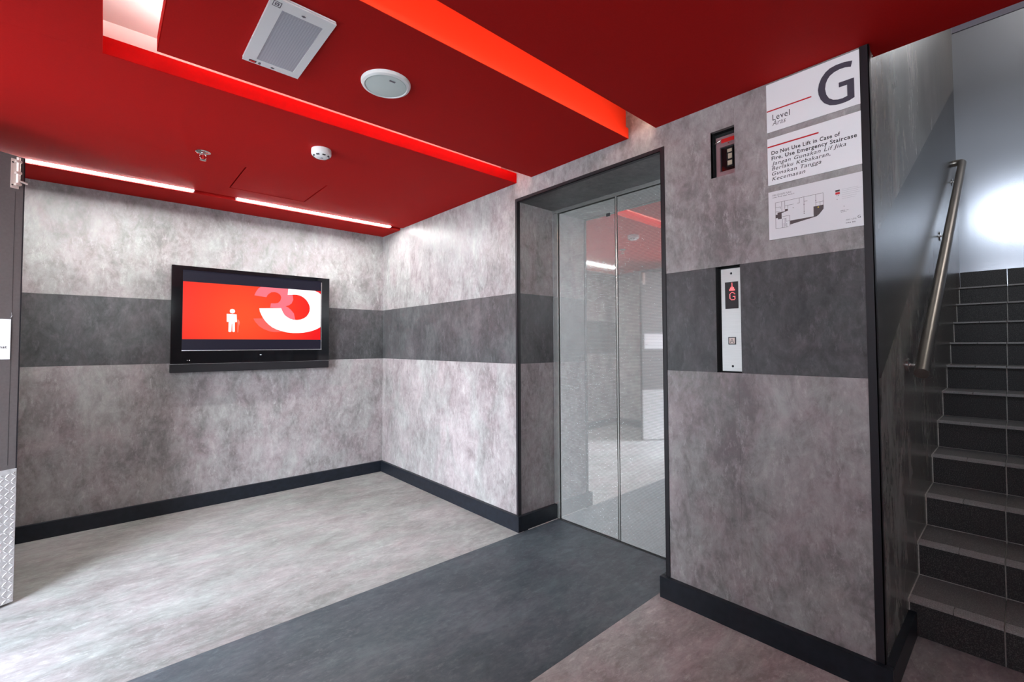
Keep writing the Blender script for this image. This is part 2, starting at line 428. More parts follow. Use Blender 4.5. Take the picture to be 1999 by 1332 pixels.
# lift recess lining
mk_j = lambda y: (lambda a, b, c, d: box(BM(), a, b, y, y+PT if y == Y1 else y-PT, c, d))
jrows = ((0, B0, 'wall_light'), (B0, B1, 'wall_dark'), (B1, HO, 'wall_light'))
clad(wall_right, mk_j(Y1), [(PT, .345, z0, z1, m) for z0, z1, m in jrows])
clad(wall_right, mk_j(Y2), [(PT, .345, z0, z1, m) for z0, z1, m in jrows])
obj('head_panel', box(BM(), PT, .40, Y2, Y1, HO, HO+PT), 'head', wall_right)
# stair side wall (plane y = BY, facing -y)
wall_stair = struct('wall_stair', box(BM(), .02, FAR+.1, BY+PT, BY+.2, 0, 4.3), 'backing')
mtx = on_tv_wall(0, 0, BY)
LB = lambda x: B0 if x <= .073 else B0+.527*(x-.073)
UB = lambda x: 1.583+.54*x
obj('cladding_panel', prism(BM(), [(0, 0), (FAR, 0), (FAR, LB(FAR)), (.073, B0), (0, B0)], -PT, 0), 'stair_light', wall_stair, mtx)
obj('cladding_panel', prism(BM(), [(0, B0+G), (.073, B0+G), (FAR, LB(FAR)+G), (FAR, UB(FAR)), (0, UB(0))], -PT, 0), 'stair_dark', wall_stair, mtx)
obj('cladding_panel', prism(BM(), [(0, UB(0)+G), (FAR, UB(FAR)+G), (FAR, 4.3), (0, 4.3)], -PT, 0), 'stair_light', wall_stair, mtx)
# stairwell end and right walls, roof, and the upper wall with an added window
struct('wall_far', box(BM(), FAR, FAR+.15, SRY-.1, BY+.02, 0, 4.3), 'stair_wall_paint')
struct('wall_stairwell', box(BM(), .11, FAR, SRY-.15, SRY, 0, 4.3), 'plaster')
wall_upper = struct('wall_upper', box(BM(), -.01, .11, SRY, BY, 2.6, 2.66), 'plaster')
for a in ((SRY, BY, 3.04, 4.3), (SRY, -4.885, 2.66, 3.04), (-3.935, BY, 2.66, 3.04), (-4.885, -3.935, 2.66, 2.76)):
    obj('wall_piece', box(BM(), -.01, .11, *a), 'plaster', wall_upper)
added_window_1 = struct('added_window_1')  # added out of view for the bright patch on the end wall
bm = BM()
for a in ((-4.885, -4.85, 2.76, 3.04), (-3.97, -3.935, 2.76, 3.04), (-4.85, -3.97, 2.76, 2.785), (-4.85, -3.97, 3.015, 3.04)):
    box(bm, .02, .08, *a)
obj('added_window_frame', bm, 'white_metal', added_window_1)
cs = struct('ceiling_stairwell', box(BM(), -.01, FAR+.15, SRY-.15, BY+.2, 4.3, 4.4), 'white_paint')
obj('added_fill_panel', box(BM(), 2.75, 3.2, -4.90, -4.55, 4.25, 4.2995), 'stair_fill', cs)  # glowing panel added out of view to brighten the stairs
# left wall with the entrance, wall behind the camera; both with added fill openings
wall_left = struct('wall_left')
for a in ((DOOR_Y0, .1, 0, TOP+.1), (FRONT, -4.95, 0, TOP+.1), (-3.65, DOOR_Y1, 0, TOP+.1), (-4.95, -3.65, 0, 1.885), (-4.95, -3.65, 2.055, TOP+.1), (DOOR_Y1, DOOR_Y0, 2.14, TOP+.1)):
    obj('wall_piece', box(BM(), LEFT_X-.15, LEFT_X, *a), 'unseen_wall', wall_left)
wall_front = struct('wall_front')
for a in ((LEFT_X-.15, -3.05, 0, TOP+.1), (-1.25, .2, 0, TOP+.1), (-3.05, -1.25, 0, 1.80), (-3.05, -1.25, 2.05, TOP+.1)):
    obj('wall_piece', box(BM(), a[0], a[1], FRONT-.15, FRONT, a[2], a[3]), 'unseen_wall', wall_front)
struct('wall_side', box(BM(), 0, .11, FRONT, SRY-.0, 0, TOP+.1), 'wall_light')
# outside: paving and an unseen wall added to block daylight from one side
struct('ground', box(BM(), -16, LEFT_X-.15, -14, 8, -.2, -.02), 'pavement')
struct('added_shade_wall', box(BM(), -7.5, LEFT_X-.15, -1.15, -.9, -.02, 3.4), 'shade_wall')  # added out of view, keeps doorway daylight off the lift block

# ------------------------------------------------------------------ baseboards and trims
def baseboard(name, *boxes):
    bm = BM()
    for b in boxes: box(bm, *b)
    return struct(name, None) if False else obj_struct(name, bm, 'black_base', .0015)
def obj_struct(name, bm, mat, bevel=0.0):
    o = obj(name, bm, mat, bevel=bevel); o['kind'] = 'structure'; return o
baseboard('baseboard_back', (LEFT_X, -TB, -TB, 0, 0, HB))
baseboard('baseboard_right', (-TB, 0, Y1-TB, 0, 0, HB))
baseboard('baseboard_recess', (0, .352, Y1-TB, Y1, 0, HB))
baseboard('baseboard_block', (-TB, 0, BY-TB, Y2+TB, 0, HB))
baseboard('baseboard_jamb', (0, .345, Y2, Y2+TB, 0, HB))
baseboard('baseboard_stair', (0, .493, BY-TB, BY, 0, HB))
baseboard('baseboard_left', (LEFT_X, LEFT_X+TB, DOOR_Y0+.08, -TB, 0, HB))
def trim(name, *boxes):
    bm = BM()
    for b in boxes: box(bm, *b)
    return obj_struct(name, bm, 'black_trim', .001)
trim('trim_1', (-.004, 0, Y1-.004, Y1+.018, HB, HO+.018), (-.004, .022, Y1-.004, Y1, HB, HO-.004))
trim('trim_2', (-.004, 0, Y2+.004, Y1-.004, HO-.004, HO+.018), (-.004, .022, Y2+.004, Y1-.004, HO-.004, HO))
trim('trim_3', (-.004, 0, Y2-.018, Y2+.004, HB, HO+.018), (-.004, .022, Y2, Y2+.004, HB, HO-.004))
trim('trim_4', (-.004, 0, BY-.004, BY+.024, HB, H), (-.004, .024, BY-.004, BY, HB, H))
trim('trim_5', (.06, .345, Y1-TB-.006, Y1-TB, 0, .004))
bpy.data.objects['trim_5'].data.materials[0] = M['grout']

# ------------------------------------------------------------------ ceiling
ceiling = struct('ceiling', box(BM(), LEFT_X-.15, .10, FRONT-.15, .1, TOP, TOP+.1), 'white_paint')
ET = H+.066
def cpanel(name, pts, z0=H, z1=ET, mat='red'):
    return obj(name, prism(BM(), pts, z0, z1), mat, ceiling)
HX0, HX1, HY0, HY1 = -1.420, -.944, -1.086, -.617          # access hatch
g = .008
GY0, GY1 = -.397, -.351                                     # light groove
SX = -2.072; S1, R1, R0, S0 = -1.963, -2.11, -2.842, -3.004  # recess and raft
cpanel('ceiling_panel', [(LEFT_X, S1), (0, S1), (0, HY0), (LEFT_X, HY0)])
cpanel('ceiling_panel', [(LEFT_X, HY0+G), (HX0-g, HY0+G), (HX0-g, GY0), (LEFT_X, GY0)])
cpanel('ceiling_panel', [(HX1+g, HY0+G), (0, HY0+G), (0, GY0), (HX1+g, GY0)])
cpanel('ceiling_panel', [(HX0-g, HY1+g), (HX1+g, HY1+g), (HX1+g, GY0), (HX0-g, GY0)])
obj('access_hatch', box(BM(), HX0, HX1, HY0+2*G, HY1, H+.0005, ET), 'red', ceiling)
obj('hatch_backing', box(BM(), HX0-.03, HX1+.03, HY0-.03, HY1+.03, ET, ET+.01), 'red', ceiling)
cpanel('ceiling_panel', [(LEFT_X, S0), (SX, S0), (SX, S1-G), (LEFT_X, S1-G)])
cpanel('ceiling_panel', [(LEFT_X, S0-G), (0, S0-G), (0, BY), (.112, BY), (.112, FRONT), (LEFT_X, FRONT)])
obj('wall_strip', box(BM(), LEFT_X, 0, GY1, 0, 2.2965, ET), 'red', ceiling)
obj('groove_top', box(BM(), LEFT_X, 0, GY0, GY1, 2.330, ET), 'red', ceiling)
obj('edge_strip', box(BM(), .1125, .119, -4.95, -4.07, H-.020, H+.10), 'ink_soft', ceiling)
obj('edge_strip', box(BM(), .0, .112, SRY, BY, ET, 2.6), 'plaster', ceiling)
# white recess above the raft
bm = BM(); VW = .16
box(bm, SX-VW-.02, 0, S1+VW, S1+VW+.02, ET, TOP); box(bm, SX-VW-.02, 0, S0-VW-.02, S0-VW, ET, TOP); box(bm, SX-VW-.02, SX-VW, S0-VW, S1+VW, ET, TOP)
obj('recess_lining', bm, 'white_paint', ceiling)
raft = obj('ceiling_raft', box(BM(), -1.92, -.001, R0, R1, H, H+.056), 'red', ceiling)
obj('raft_core', box(BM(), -1.80, -.001, R0+.012, R1-.10, H+.0565, TOP), 'cove_glow_edge', raft)
obj('edge_band', box(BM(), -1.92, -.001, R0-.003, R0-.0005, H, H+.056), 'cove_glow_edge', raft)
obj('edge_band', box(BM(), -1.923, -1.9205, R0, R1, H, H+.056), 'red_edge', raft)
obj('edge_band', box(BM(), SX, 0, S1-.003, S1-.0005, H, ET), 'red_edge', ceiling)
obj('added_light_lip', box(box(BM(), -1.918, -.001, R1-.006, R1-.001, H+.0565, H+.080), -1.918, -1.913, R0+.02, R1-.0065, H+.0565, H+.080), 'red', raft)  # lip added to keep recess tape light off the facing red edge
obj('led_tape', box(BM(), -1.90, -.02, R1+.0005, R1+.004, H+.034, H+.046), 'led_cove', raft)
obj('led_tape', box(BM(), -1.80, -.02, R1-.09, R1-.03, H+.057, H+.062), 'led_void', raft)
obj('led_tape', box(BM(), -1.88, -1.82, R0+.05, R1-.05, H+.057, H+.062), 'led_void', raft)
obj('led_tape', box(BM(), SX+.02, -.02, S0+.0005, S0+.004, H+.040, H+.052), 'led_cove2', ceiling)

# ------------------------------------------------------------------ lift doors
door_2 = struct('door_2', label='brushed stainless steel lift doors with fine horizontal ridges')
DX = .352
obj('frame_post', box(BM(), DX-.006, DX+.04, Y1-.045, Y1, 0, HO-.02), 'lift_frame', door_2, bevel=.001)
obj('frame_header', box(BM(), DX-.006, DX+.04, Y2, Y1, HO-.024, HO), 'lift_frame', door_2, bevel=.001)
SP = -2.505
obj('door_panel', box(BM(), DX+.006, DX+.03, SP+.008, Y1-.052, .006, HO-.030), 'lift_steel', door_2)
obj('door_edge', box(BM(), DX+.002, DX+.03, SP-.010, SP+.001, .006, HO-.004), 'lift_frame', door_2)
obj('door_panel', box(BM(), DX, DX+.024, Y2-.04, SP-.017, .006, HO-.030), 'lift_steel', door_2)
obj('door_pocket', box(BM(), DX+.04, DX+.05, Y2, Y1, 0, HO), 'black_void', door_2)
obj('door_sill', box(BM(), DX-.012, DX+.04, Y2, Y1-.01, -.005, .003), 'black_void', door_2)
obj('maker_plate', box(BM(), DX+.0045, DX+.0062, -2.462, -2.432, 2.045, 2.065), 'ink_black', door_2)

# ------------------------------------------------------------------ entrance door leaf
A = math.radians(30)
E0 = Vector((-2.352, -.970, 0))
right = Vector((math.cos(A), math.sin(A), 0))
door_1 = struct('door_1', label='open brown grey entrance door with checker plate kick panel')
door_1.matrix_world = frame(E0.x, E0.y, 0, right, (0, 0, 1))
DW, DH = .90, 2.145
obj('door_leaf', box(BM(), -DW, -.004, .012, DH, -.045, 0), 'door_leaf', door_1, bevel=.001)
obj('edge_strip', box(BM(), -.004, 0, .012, DH, -.046, .001), 'black_trim', door_1)
obj('edge_strip', box(BM(), -.0335, -.0325, .66, 1.97, 0, .0004), 'black_trim', door_1)
kick = obj('kick_plate', box(BM(), -DW, -.001, .012, .640, 0, .002), 'tread_plate', door_1)
bm = BM()
def lozenge(bm, cx, cy, L, W, ang, h, z):
    c, s = math.cos(ang), math.sin(ang)
    P = [(L, 0), (0, W), (-L, 0), (0, -W)]
    q = [bm.verts.new((cx+x*c-y*s, cy+x*s+y*c, z)) for x, y in P]
    t = [bm.verts.new((cx+x*c, cy+x*s, z+h)) for x in (L*.45, -L*.45)]
    for f in ((q[0], q[1], t[0]), (q[1], t[1], t[0]), (q[1], q[2], t[1]), (q[2], q[3], t[1]), (q[3], t[0], t[1]), (q[3], q[0], t[0])): bm.faces.new(f)
p = .021
for i in range(int(DW/p)-1):
    for j in range(int(.62/p)):
        lozenge(bm, -.012-i*p, .024+j*p, .0125, .0032, math.radians(45 if (i+j) % 2 else -45), .0018, .002)
obj('tread_pattern', bm, 'tread_plate', kick, kind='stuff')
bm = BM()
for x, y in ((-.008, .03), (-.008, .62), (-.3, .03), (-.3, .62)): lathe(bm, [(0, .0045), (.003, .004), (.004, .002)], 10, (x, y))
obj('kick_screw', bm, 'chrome', kick)
bolt = obj('slide_bolt', box(BM(), -.052, -.022, 1.985, 2.128, 0, .003), 'brass_steel', door_1, bevel=.001)
obj('bolt_barrel', tube(BM(), [(-.030, 2.0, .012), (-.030, 2.135, .012)], .0075, 14), 'brass_steel', bolt, smooth=True)
bm = BM()
for y in (2.005, 2.06, 2.115): box(bm, -.041, -.019, y-.006, y+.006, .002, .021)
obj('bolt_guide', bm, 'brass_steel', bolt, bevel=.002)
obj('bolt_knob', tube(BM(), [(-.030, 2.022, .012), (-.016, 2.020, .016), (.002, 2.016, .018)], .005, 12), 'brass_steel', bolt, smooth=True)
obj('bolt_screw', lathe(lathe(BM(), [(0, .0045), (.003, .004), (.004, .003)], 10, (-.046, 2.0)), [(0, .0045), (.003, .004), (.004, .003)], 10, (-.046, 2.11)), 'black_void', bolt)
hook = obj('small_hook', tube(BM(), [(-.036, 1.362, .001), (-.036, 1.372, .008), (-.038, 1.385, .010)], .002, 8), 'chrome', door_1)
# the sign on the door
ds = thing('door_notice', 'white notice plate on the open entrance door, cut by the photo edge', 'sign', door_1.matrix_world @ Matrix.Translation((-.037, 1.163, 0)))
obj('plate', box(BM(), -.30, 0, 0, .19, 0, .003), 'sign_white', ds)
text('lettering', 'mat', 'ink_black', ds, -.012, .052, .030, .013, .0034, .015, align='R')

# ------------------------------------------------------------------ staircase
X0, TR, RI, NL = .495, .281, .153, .02
TW = .276; SW = BY-SRY
stairs = thing('staircase', 'dark tiled staircase with ribbed nosings rising beside the grey wall', 'staircase', Matrix.Translation((X0, BY, 0)))
NST = 11
pts = [(.008, 0)]
for k in range(NST):
    pts += [(.008+TR*k, RI*(k+1)-.012)]
    if k < NST-1: pts += [(.008+TR*(k+1), RI*(k+1)-.012)]
XE = FAR-X0-.002
pts += [(XE, RI*NST-.012), (XE, 0)]
obj('grout_base', prism(BM(), pts, .001, SW-.003), 'grout', stairs, frame(0, -.0, 0, (1, 0, 0), (0, 0, 1)))
ntile = 4; g2 = .0022
riser = obj('riser_tile', box(BM(), 0, .008, -TW+g2, -g2, g2, RI-.014), 'riser_tile', stairs, bevel=.0006)
tread = obj('tread_tile', box(BM(), .042, TR-.003, -TW+g2, -g2, -.0105, 0), 'tread_tile', stairs, bevel=.0006)
bm = box(BM(), -NL, .038, -TW/2+g2*.7, -g2*.7, -.0115, -.0015)
for i in range(6): box(bm, -NL+.003+i*.0095, -NL+.0085+i*.0095, -TW/2+g2*.7, -g2*.7, -.0016, .0)
nose = obj('nosing_tile', bm, 'nosing_tile', stairs)
tmp = obj('tread_tile', box(BM(), .042, XE-TR*(NST-1)-.010, -TW+g2, -g2, -.0105, 0), 'tread_tile', stairs)
last_tread = tmp.data; bpy.data.objects.remove(tmp)
first = True
for k in range(NST):
    for j in range(ntile):
        r, t = (riser, tread) if first else (share(riser, stairs, (0, 0, 0)), share(tread, stairs, (0, 0, 0)))
        if k == NST-1:        # the last tread is cut short by the end wall
            t.data = last_tread
        r.location = (TR*k, -j*TW, RI*k); t.location = (TR*k, -j*TW, RI*(k+1))
        for h in range(2):
            n_ = nose if (first and h == 0) else share(nose, stairs, (0, 0, 0))
            n_.location = (TR*k, -j*TW-h*TW/2, RI*(k+1))
        first = False
bm = BM()
for k in range(NST):
    box(bm, TR*k-NL, TR*k+(TR if k < NST-1 else XE-TR*(NST-1)-.01), -.0045, -.0005, RI*(k+1)-.012, RI*(k+1)+.0008)
    box(bm, TR*k-.002, TR*k+.001, -.0045, -.0005, RI*k, RI*(k+1)-.012)
obj('wall_joint', bm, 'grout', stairs)
for j in range(ntile):        # skirting tiles along the end wall of the landing
    share(riser, stairs, (XE-.009, -j*TW, RI*NST))

# ------------------------------------------------------------------ handrail
rail = thing('handrail', 'round steel handrail on brackets climbing the wall beside the stairs', 'handrail', Matrix.Translation((.56, BY, 1.089)))
RY = -.056; dx, dz = 2.56, 1.591
rp = lambda t: Vector((dx*t, RY, dz*t))
pts = [rp(0), rp(.5), rp(1)]
e = rp(1)
pts += [e+Vector((.018, .006, .011)), e+Vector((.028, .020, .016)), e+Vector((.030, .040, .017)), e+Vector((.030, .0555, .017))]
obj('rail', tube(BM(), pts, .0255, 28), 'rail_steel', rail, smooth=True)
for X, dzp in ((.66, -.03), (2.035, -.085), (2.98, -.09)):
    t = (X-.56)/dx; c = rp(t)
    b = obj('bracket', lathe(BM(), [(0, .006), (.026, .006), (.030, .003), (.030, 0)], 24), 'chrome', rail,
            Matrix.Translation((c.x, -.0005, c.z+dzp)) @ Matrix.Rotation(math.pi/2, 4, 'X'), smooth=True)
    obj('arm', tube(BM(), [(0, 0, .004), (0, .002, .040), (0, .010, .052), (0, -dzp-.022, .056)], .0065, 12), 'chrome', b, smooth=True)

# ------------------------------------------------------------------ linear ceiling lights
for (x0, x1, lab) in ((-2.62, -1.602, 'long glowing white light strip in the red ceiling, left of the other strip'),
                      (-1.338, -.117, 'glowing white light strip in the red ceiling ending near the wall corner')):
    t = thing('linear_ceiling_light', lab, 'ceiling light', below_ceiling(x0, (GY0+GY1)/2, 2.330), 'light strips along the television wall')
    L = x1-x0
    bm = BM(); box(bm, 0, L, -.021, .021, 0, .012); box(bm, 0, L, -.0215, -.0195, .012, .028); box(bm, -.006, 0, -.021, .021, 0, .031); box(bm, L, L+.006, -.021, .021, 0, .031)
    obj('housing', bm, 'white_metal', t)
    obj('light_diffuser', box(BM(), .001, L-.001, -.016, .016, .0125, .0275), 'led_wall', t)

# ------------------------------------------------------------------ ceiling fittings
# emergency light
t = thing('emergency_light', 'white rectangular ceiling light with prismatic panel and red switch', 'ceiling light', below_ceiling(-1.683, -2.290, H))
W_, D_ = .196, .412
def ring(bm, x0, x1, y0, y1, a, b, c, d, z0, z1):
    box(bm, x0, a, y0, y1, z0, z1); box(bm, b, x1, y0, y1, z0, z1); box(bm, a, b, y0, c, z0, z1); box(bm, a, b, d, y1, z0, z1)
bm = BM(); box(bm, 0, W_, 0, D_, 0, .010)
obj('body', bm, 'white_metal', t, bevel=.003)
bm = BM(); ring(bm, 0, W_, 0, D_, .040, .168, .034, .365, .0103, .014)
obj('frame', bm, 'white_metal', t)
obj('diffuser', box(BM(), .0405, .1675, .0345, .3645, .0104, .0125), 'diffuser', t)
obj('switch', box(BM(), .024, .040, .010, .018, .0141, .018), 'red_plastic', t, bevel=.001)
obj('switch_surround', box(BM(), .020, .044, .008, .020, .0140, .0145), 'ink_black', t)
bm = BM()
for x, y in ((.055, .010), (.055, .018)): box(bm, x-.004, x+.004, y-.002, y+.002, .014, .0152)
obj('indicator', bm, 'ink_black', t)
bm = BM(); ring(bm, .008, .032, .372, .398, .010, .030, .374, .396, .014, .0146); ring(bm, .014, .026, .379, .391, .017, .023, .382, .388, .014, .0146)
obj('printed_mark', bm, 'ink_soft', t)
bm = BM()
for x, y in ((.100, .382), (.100, .014)): box(bm, x-.006, x+.006, y-.002, y+.002, .014, .0156); box(bm, x-.002, x+.002, y-.004, y+.004, .014, .0156)
obj('catch', bm, 'ink_soft', t)
# speaker
t = thing('ceiling_speaker', 'round white speaker set in the red ceiling raft', 'speaker', below_ceiling(-1.196, -2.475, H))
obj('rim', lathe(BM(), [(0, .0), (.100, 0), (.100, .004), (.096, .012), (.086, .016), (.083, .013), (.083, .010), (0, .010)], 64), 'white_plastic', t, smooth=True)
obj('grille', lathe(BM(), [(.082, .0105), (.081, .014), (.05, .0175), (0, .0185)], 64), plain('pale_mint_mesh', (.74, .83, .80), 0.5, bump=.4, gscale=900), t, smooth=True)
obj('name_plate', box(BM(), -.012, .012, .052, .059, .017, .0188), 'ink_soft', t)
# smoke detector
t = thing('smoke_detector', 'white round smoke detector under the red ceiling', 'smoke detector', below_ceiling(-1.168, -1.640, H))
obj('body', lathe(BM(), [(0, 0), (.051, 0), (.052, .004), (.052, .026), (.050, .031), (.044, .036), (.034, .043), (.016, .046), (0, .046)], 48), 'white_plastic', t, smooth=True)
bm = BM()
for k in range(8):
    a = k*math.pi/4
    c, s = math.cos(a), math.sin(a)
    q = [(.036, -.008), (.043, -.008), (.043, .008), (.036, .008)]
    prism(bm, [(x*c-y*s, x*s+y*c) for x, y in q], .034, .0415)
obj('vent_slot', bm, 'ink_black', t)
obj('indicator', lathe(BM(), [(.010, .0455), (.010, .0475), (.008, .0485), (0, .0485)], 20), 'ink_faint', t, smooth=True)
# sprinkler
t = thing('fire_sprinkler', 'chrome sprinkler head hanging from the red ceiling', 'sprinkler', below_ceiling(-1.654, -1.180, H))
obj('flange', lathe(BM(), [(0, 0), (.036, 0), (.036, .003), (.030, .007), (.012, .009), (.012, .014), (0, .014)], 40), 'chrome', t, smooth=True)
bm = BM()
for s in (-1, 1): tube(bm, [(s*.010, 0, .012), (s*.016, 0, .022), (s*.015, 0, .034), (s*.006, 0, .044)], .0022, 10)
obj('yoke', bm, 'chrome', t, smooth=True)
obj('bulb', tube(BM(), [(0, 0, .013), (0, 0, .028), (0, 0, .043)], .0022, 10), 'red_plastic', t, smooth=True)
obj('deflector', lathe(BM(), [(0, .043), (.006, .043), (.006, .046), (.015, .046), (.016, .0475), (0, .0480)], 24), 'chrome', t, smooth=True)

# ------------------------------------------------------------------ television
t = thing('television', 'flat black wall television showing a white 3 on red', 'television', on_tv_wall(-1.687, 1.026, -.001))
W_ = 1.140
obj('case', box(BM(), 0, W_, .064, .795, .012, .056), 'gloss_black', t, bevel=.003)
bm = BM(); ring(bm, 0, W_, .064, .795, .066, 1.072, .166, .766, .0561, .064)
obj('bezel', bm, 'gloss_black', t)
scr = obj('screen', box(BM(), .066, 1.072, .166, .766, .0562, .0580), 'scr_dark', t)
obj('speaker_bar', box(BM(), 0, W_, 0, .062, .008, .064), 'soft_black', t, bevel=.002)
bm = BM(); box(bm, .066, 1.076, .160, .166, .064, .0655); box(bm, 1.068, 1.074, .166, .755, .0640, .0652); box(bm, 0, W_, .0622, .0640, .055, .0655)
obj('silver_edge', bm, 'aluminium', t)
bm = BM(); box(bm, .10, .104, .088, .092, .064, .0645); box(bm, .112, .118, .087, .093, .064, .0645); box(bm, .585, .60, .121, .126, .064, .0645)
obj('indicator', bm, 'ink_faint', t)
obj('wall_bracket', box(BM(), .35, .80, .25, .60, 0, .012), 'black_void', t)
SWd, SHt = 1.002, .598
P = {
 'scr_red': [(0.001, 0.856), (0.997, 0.856), (0.997, 0.135), (0.001, 0.135)],
 'scr_pink': [(0.473, 0.734), (0.480, .768), (0.490, 0.802), (0.503, 0.835), (0.52, 0.856), (0.728, 0.856), (0.724, 0.768), (0.763, 0.775), (0.769, 0.705), (0.756, 0.651), (0.735, .622), (0.709, 0.606), (0.674, 0.577), (0.591, 0.578), (0.595, 0.637), (0.628, 0.639), (0.650, .648), (0.667, 0.680), (0.674, 0.725), (0.670, .752), (0.658, 0.775), (0.642, .790), (0.62, 0.798), (0.598, .790), (0.579, 0.767), (0.568, .745), (0.562, 0.718)],
 'scr_pinklow': [(0.467, 0.42), (0.54, 0.424), (0.556, 0.39), (0.607, 0.307), (0.676, 0.257), (0.672, 0.241), (0.622, 0.239), (0.585, 0.25), (0.544, 0.278), (0.511, 0.315), (0.482, 0.372)],
 'scr_pinkin': [(0.674, 0.577), (0.709, 0.606), (0.730, .590), (0.750, 0.560), (0.775, 0.509), (0.786, 0.423), (0.745, 0.432), (0.702, 0.482)],
 'scr_white': [(0.728, 0.856), (0.724, 0.768), (0.775, 0.778), (0.798, .779), (0.820, 0.772), (0.838, .760), (0.858, 0.738), (0.876, .710), (0.891, 0.672), (0.902, .630), (0.905, 0.594), (0.903, .550), (0.893, 0.509), (0.878, .472), (0.857, 0.445), (0.830, .425), (0.801, 0.417), (0.772, .420), (0.745, 0.432), (0.722, .455), (0.702, 0.482), (0.687, .525), (0.674, 0.577), (0.51, 0.561), (0.514, .518), (0.525, 0.474), (0.538, .430), (0.556, 0.386), (0.578, .345), (0.607, 0.305), (0.640, .276), (0.676, 0.255), (0.720, .237), (0.769, 0.229), (0.815, .230), (0.858, 0.237), (0.905, .253), (0.94, 0.272), (0.970, .295), (0.997, 0.323), (0.997, 0.812), (0.975, .836), (0.946, 0.8545)],
 'head': [(0.302, 0.506), (0.306, 0.527), (0.319, 0.538), (0.333, 0.529), (0.34, 0.509), (0.334, 0.484), (0.321, 0.475), (0.307, 0.483)],
 'body': [(0.282, 0.47), (0.35, 0.467), (0.353, 0.366), (0.34, 0.361), (0.338, 0.41), (0.339, 0.238), (0.331, 0.23), (0.322, 0.238), (0.321, 0.342), (0.318, 0.342), (0.315, 0.238), (0.305, 0.229), (0.295, 0.237), (0.296, 0.408), (0.294, 0.363), (0.283, 0.365)],
 'cane': [(0.355, 0.397), (0.364, 0.397), (0.372, 0.369), (0.37, 0.313), (0.365, 0.355), (0.362, 0.228), (0.357, 0.227), (0.357, 0.347)]}
def flat(key, name, mat, z):
    obj(name, prism(BM(), [(x*SWd, y*SHt) for x, y in P[key]], 0, .0002), mat, scr, Matrix.Translation((.068, .167, z)))
flat('scr_red', 'red_field', 'scr_red', .0581)
flat('scr_pink', 'pale_numeral', 'scr_pink', .0585); flat('scr_pinklow', 'pale_numeral', 'scr_pinklow', .0585); flat('scr_pinkin', 'pale_numeral', 'scr_pink', .0585)
flat('scr_white', 'white_numeral', 'scr_white', .0589)
flat('head', 'figure_head', 'scr_white', .0585); flat('body', 'figure_body', 'scr_white', .0585); flat('cane', 'figure_cane', 'scr_fig', .0585)

# ------------------------------------------------------------------ lift call panel
t = thing('lift_call_panel', 'steel lift call plate with red level display in the charcoal band', 'lift panel', on_lift_wall(NY0, NZ0))
nb = obj('recess_box', niche(NY0, NY1, NZ0, NZ1, .036), 'black_void', t, on_lift_wall(NY0, NZ0).inverted())
PX0, PX1 = .0135, .0985
bm = box(BM(), PX0, PX1, .006, .462, -.032, -.024)
pl = obj('face_plate', bm, 'brushed', t, bevel=.001)
dis = obj('display', box(BM(), .031, .088, .283, .402, -.0238, -.0228), 'glass_dark', pl)
bm = BM(); d = .0036
def dots(rows, u0, v0):
    for r, line in enumerate(rows):
        for c, ch in enumerate(line):
            if ch == '#': box(bm, u0+c*d, u0+c*d+d*.8, v0-r*d-d*.8, v0-r*d, -.0227, -.0224)
dots(['...#...', '...#...', '...#...', '...#...', '...#...', '..###..', '.#####.', '.#####.', '#######', '#######'], .0495, .398)
dots(['..###..', '.#...#.', '#.....#', '#......', '#......', '#...###', '#.....#', '#.....#', '.#....#', '..####.'], .0505, .356)
obj('red_digits', bm, 'led_red', dis)
bm = BM(); ring(bm, .042, .074, .124, .157, .0455, .0705, .1275, .1535, -.024, -.0215)
obj('button_ring', bm, 'ink_black', pl)
bt = obj('call_button', box(BM(), .0457, .0703, .1277, .1533, -.024, -.0210), plain('cream_button_face', (.88, .76, .70), 0.45), pl)
bm = BM()
for (x0, y0, x1, y1) in ((.0505, .132, .058, .149), (.0655, .132, .058, .149), (.053, .137, .063, .137), (.0495, .132, .054, .132), (.062, .132, .0665, .132)):
    dxx, dyy = x1-x0, y1-y0; l = math.hypot(dxx, dyy); nx, ny = -dyy/l*.0008, dxx/l*.0008
    prism(bm, [(x0+nx, y0+ny), (x1+nx, y1+ny), (x1-nx, y1-ny), (x0-nx, y0-ny)], -.0209, -.0206)
obj('button_mark', bm, 'ink_brown', bt)
bm = BM()
for v in (.440, .028): lathe(bm, [(0, -.0215), (.003, -.0218), (.005, -.0235)], 14, (.0585, v))
obj('plate_screw', bm, 'black_trim', pl)

# ------------------------------------------------------------------ switch box high on the wall
t = thing('lift_switch_box', 'small black recess with keyed switch, high on wall left of signs', 'switch box', on_lift_wall(KY0, KZ0))
obj('recess_box', niche(KY0, KY1, KZ0, KZ1, .047), 'black_void', t, on_lift_wall(KY0, KZ0).inverted())
u0, u1 = .012, .103
bm = BM(); ring(bm, u0, u1, .008, .190, .028, .0995, .030, .142, -.042, -.030)
fp = obj('face_plate', bm, 'panel_pink', t)
obj('red_label', box(BM(), .036, .097, .160, .178, -.0298, -.0290), 'red_plastic', fp)
obj('lock_pin', lathe(BM(), [(0, -.0275), (.003, -.028), (.003, -.0298)], 12, (.068, .152)), 'chrome', fp)
obj('inner_well', box(BM(), .028, .0995, .030, .142, -.044, -.0425), 'gloss_black', fp)
kb = obj('key_block', box(BM(), .056, .084, .048, .130, -.0424, -.036), 'soft_black', t)
for a in ((.0605, .0805, .112, .127), (.063, .0805, .083, .106), (.061, .0805, .053, .074)):
    obj('key_button', box(BM(), a[0], a[1], a[2], a[3], -.0359, -.032), 'cream', kb, bevel=.001)
obj('wire_clip', tube(BM(), [(.008, .165, -.028), (.022, .168, -.024), (.032, .174, -.028)], .0035, 10), 'lift_frame', t, smooth=True)

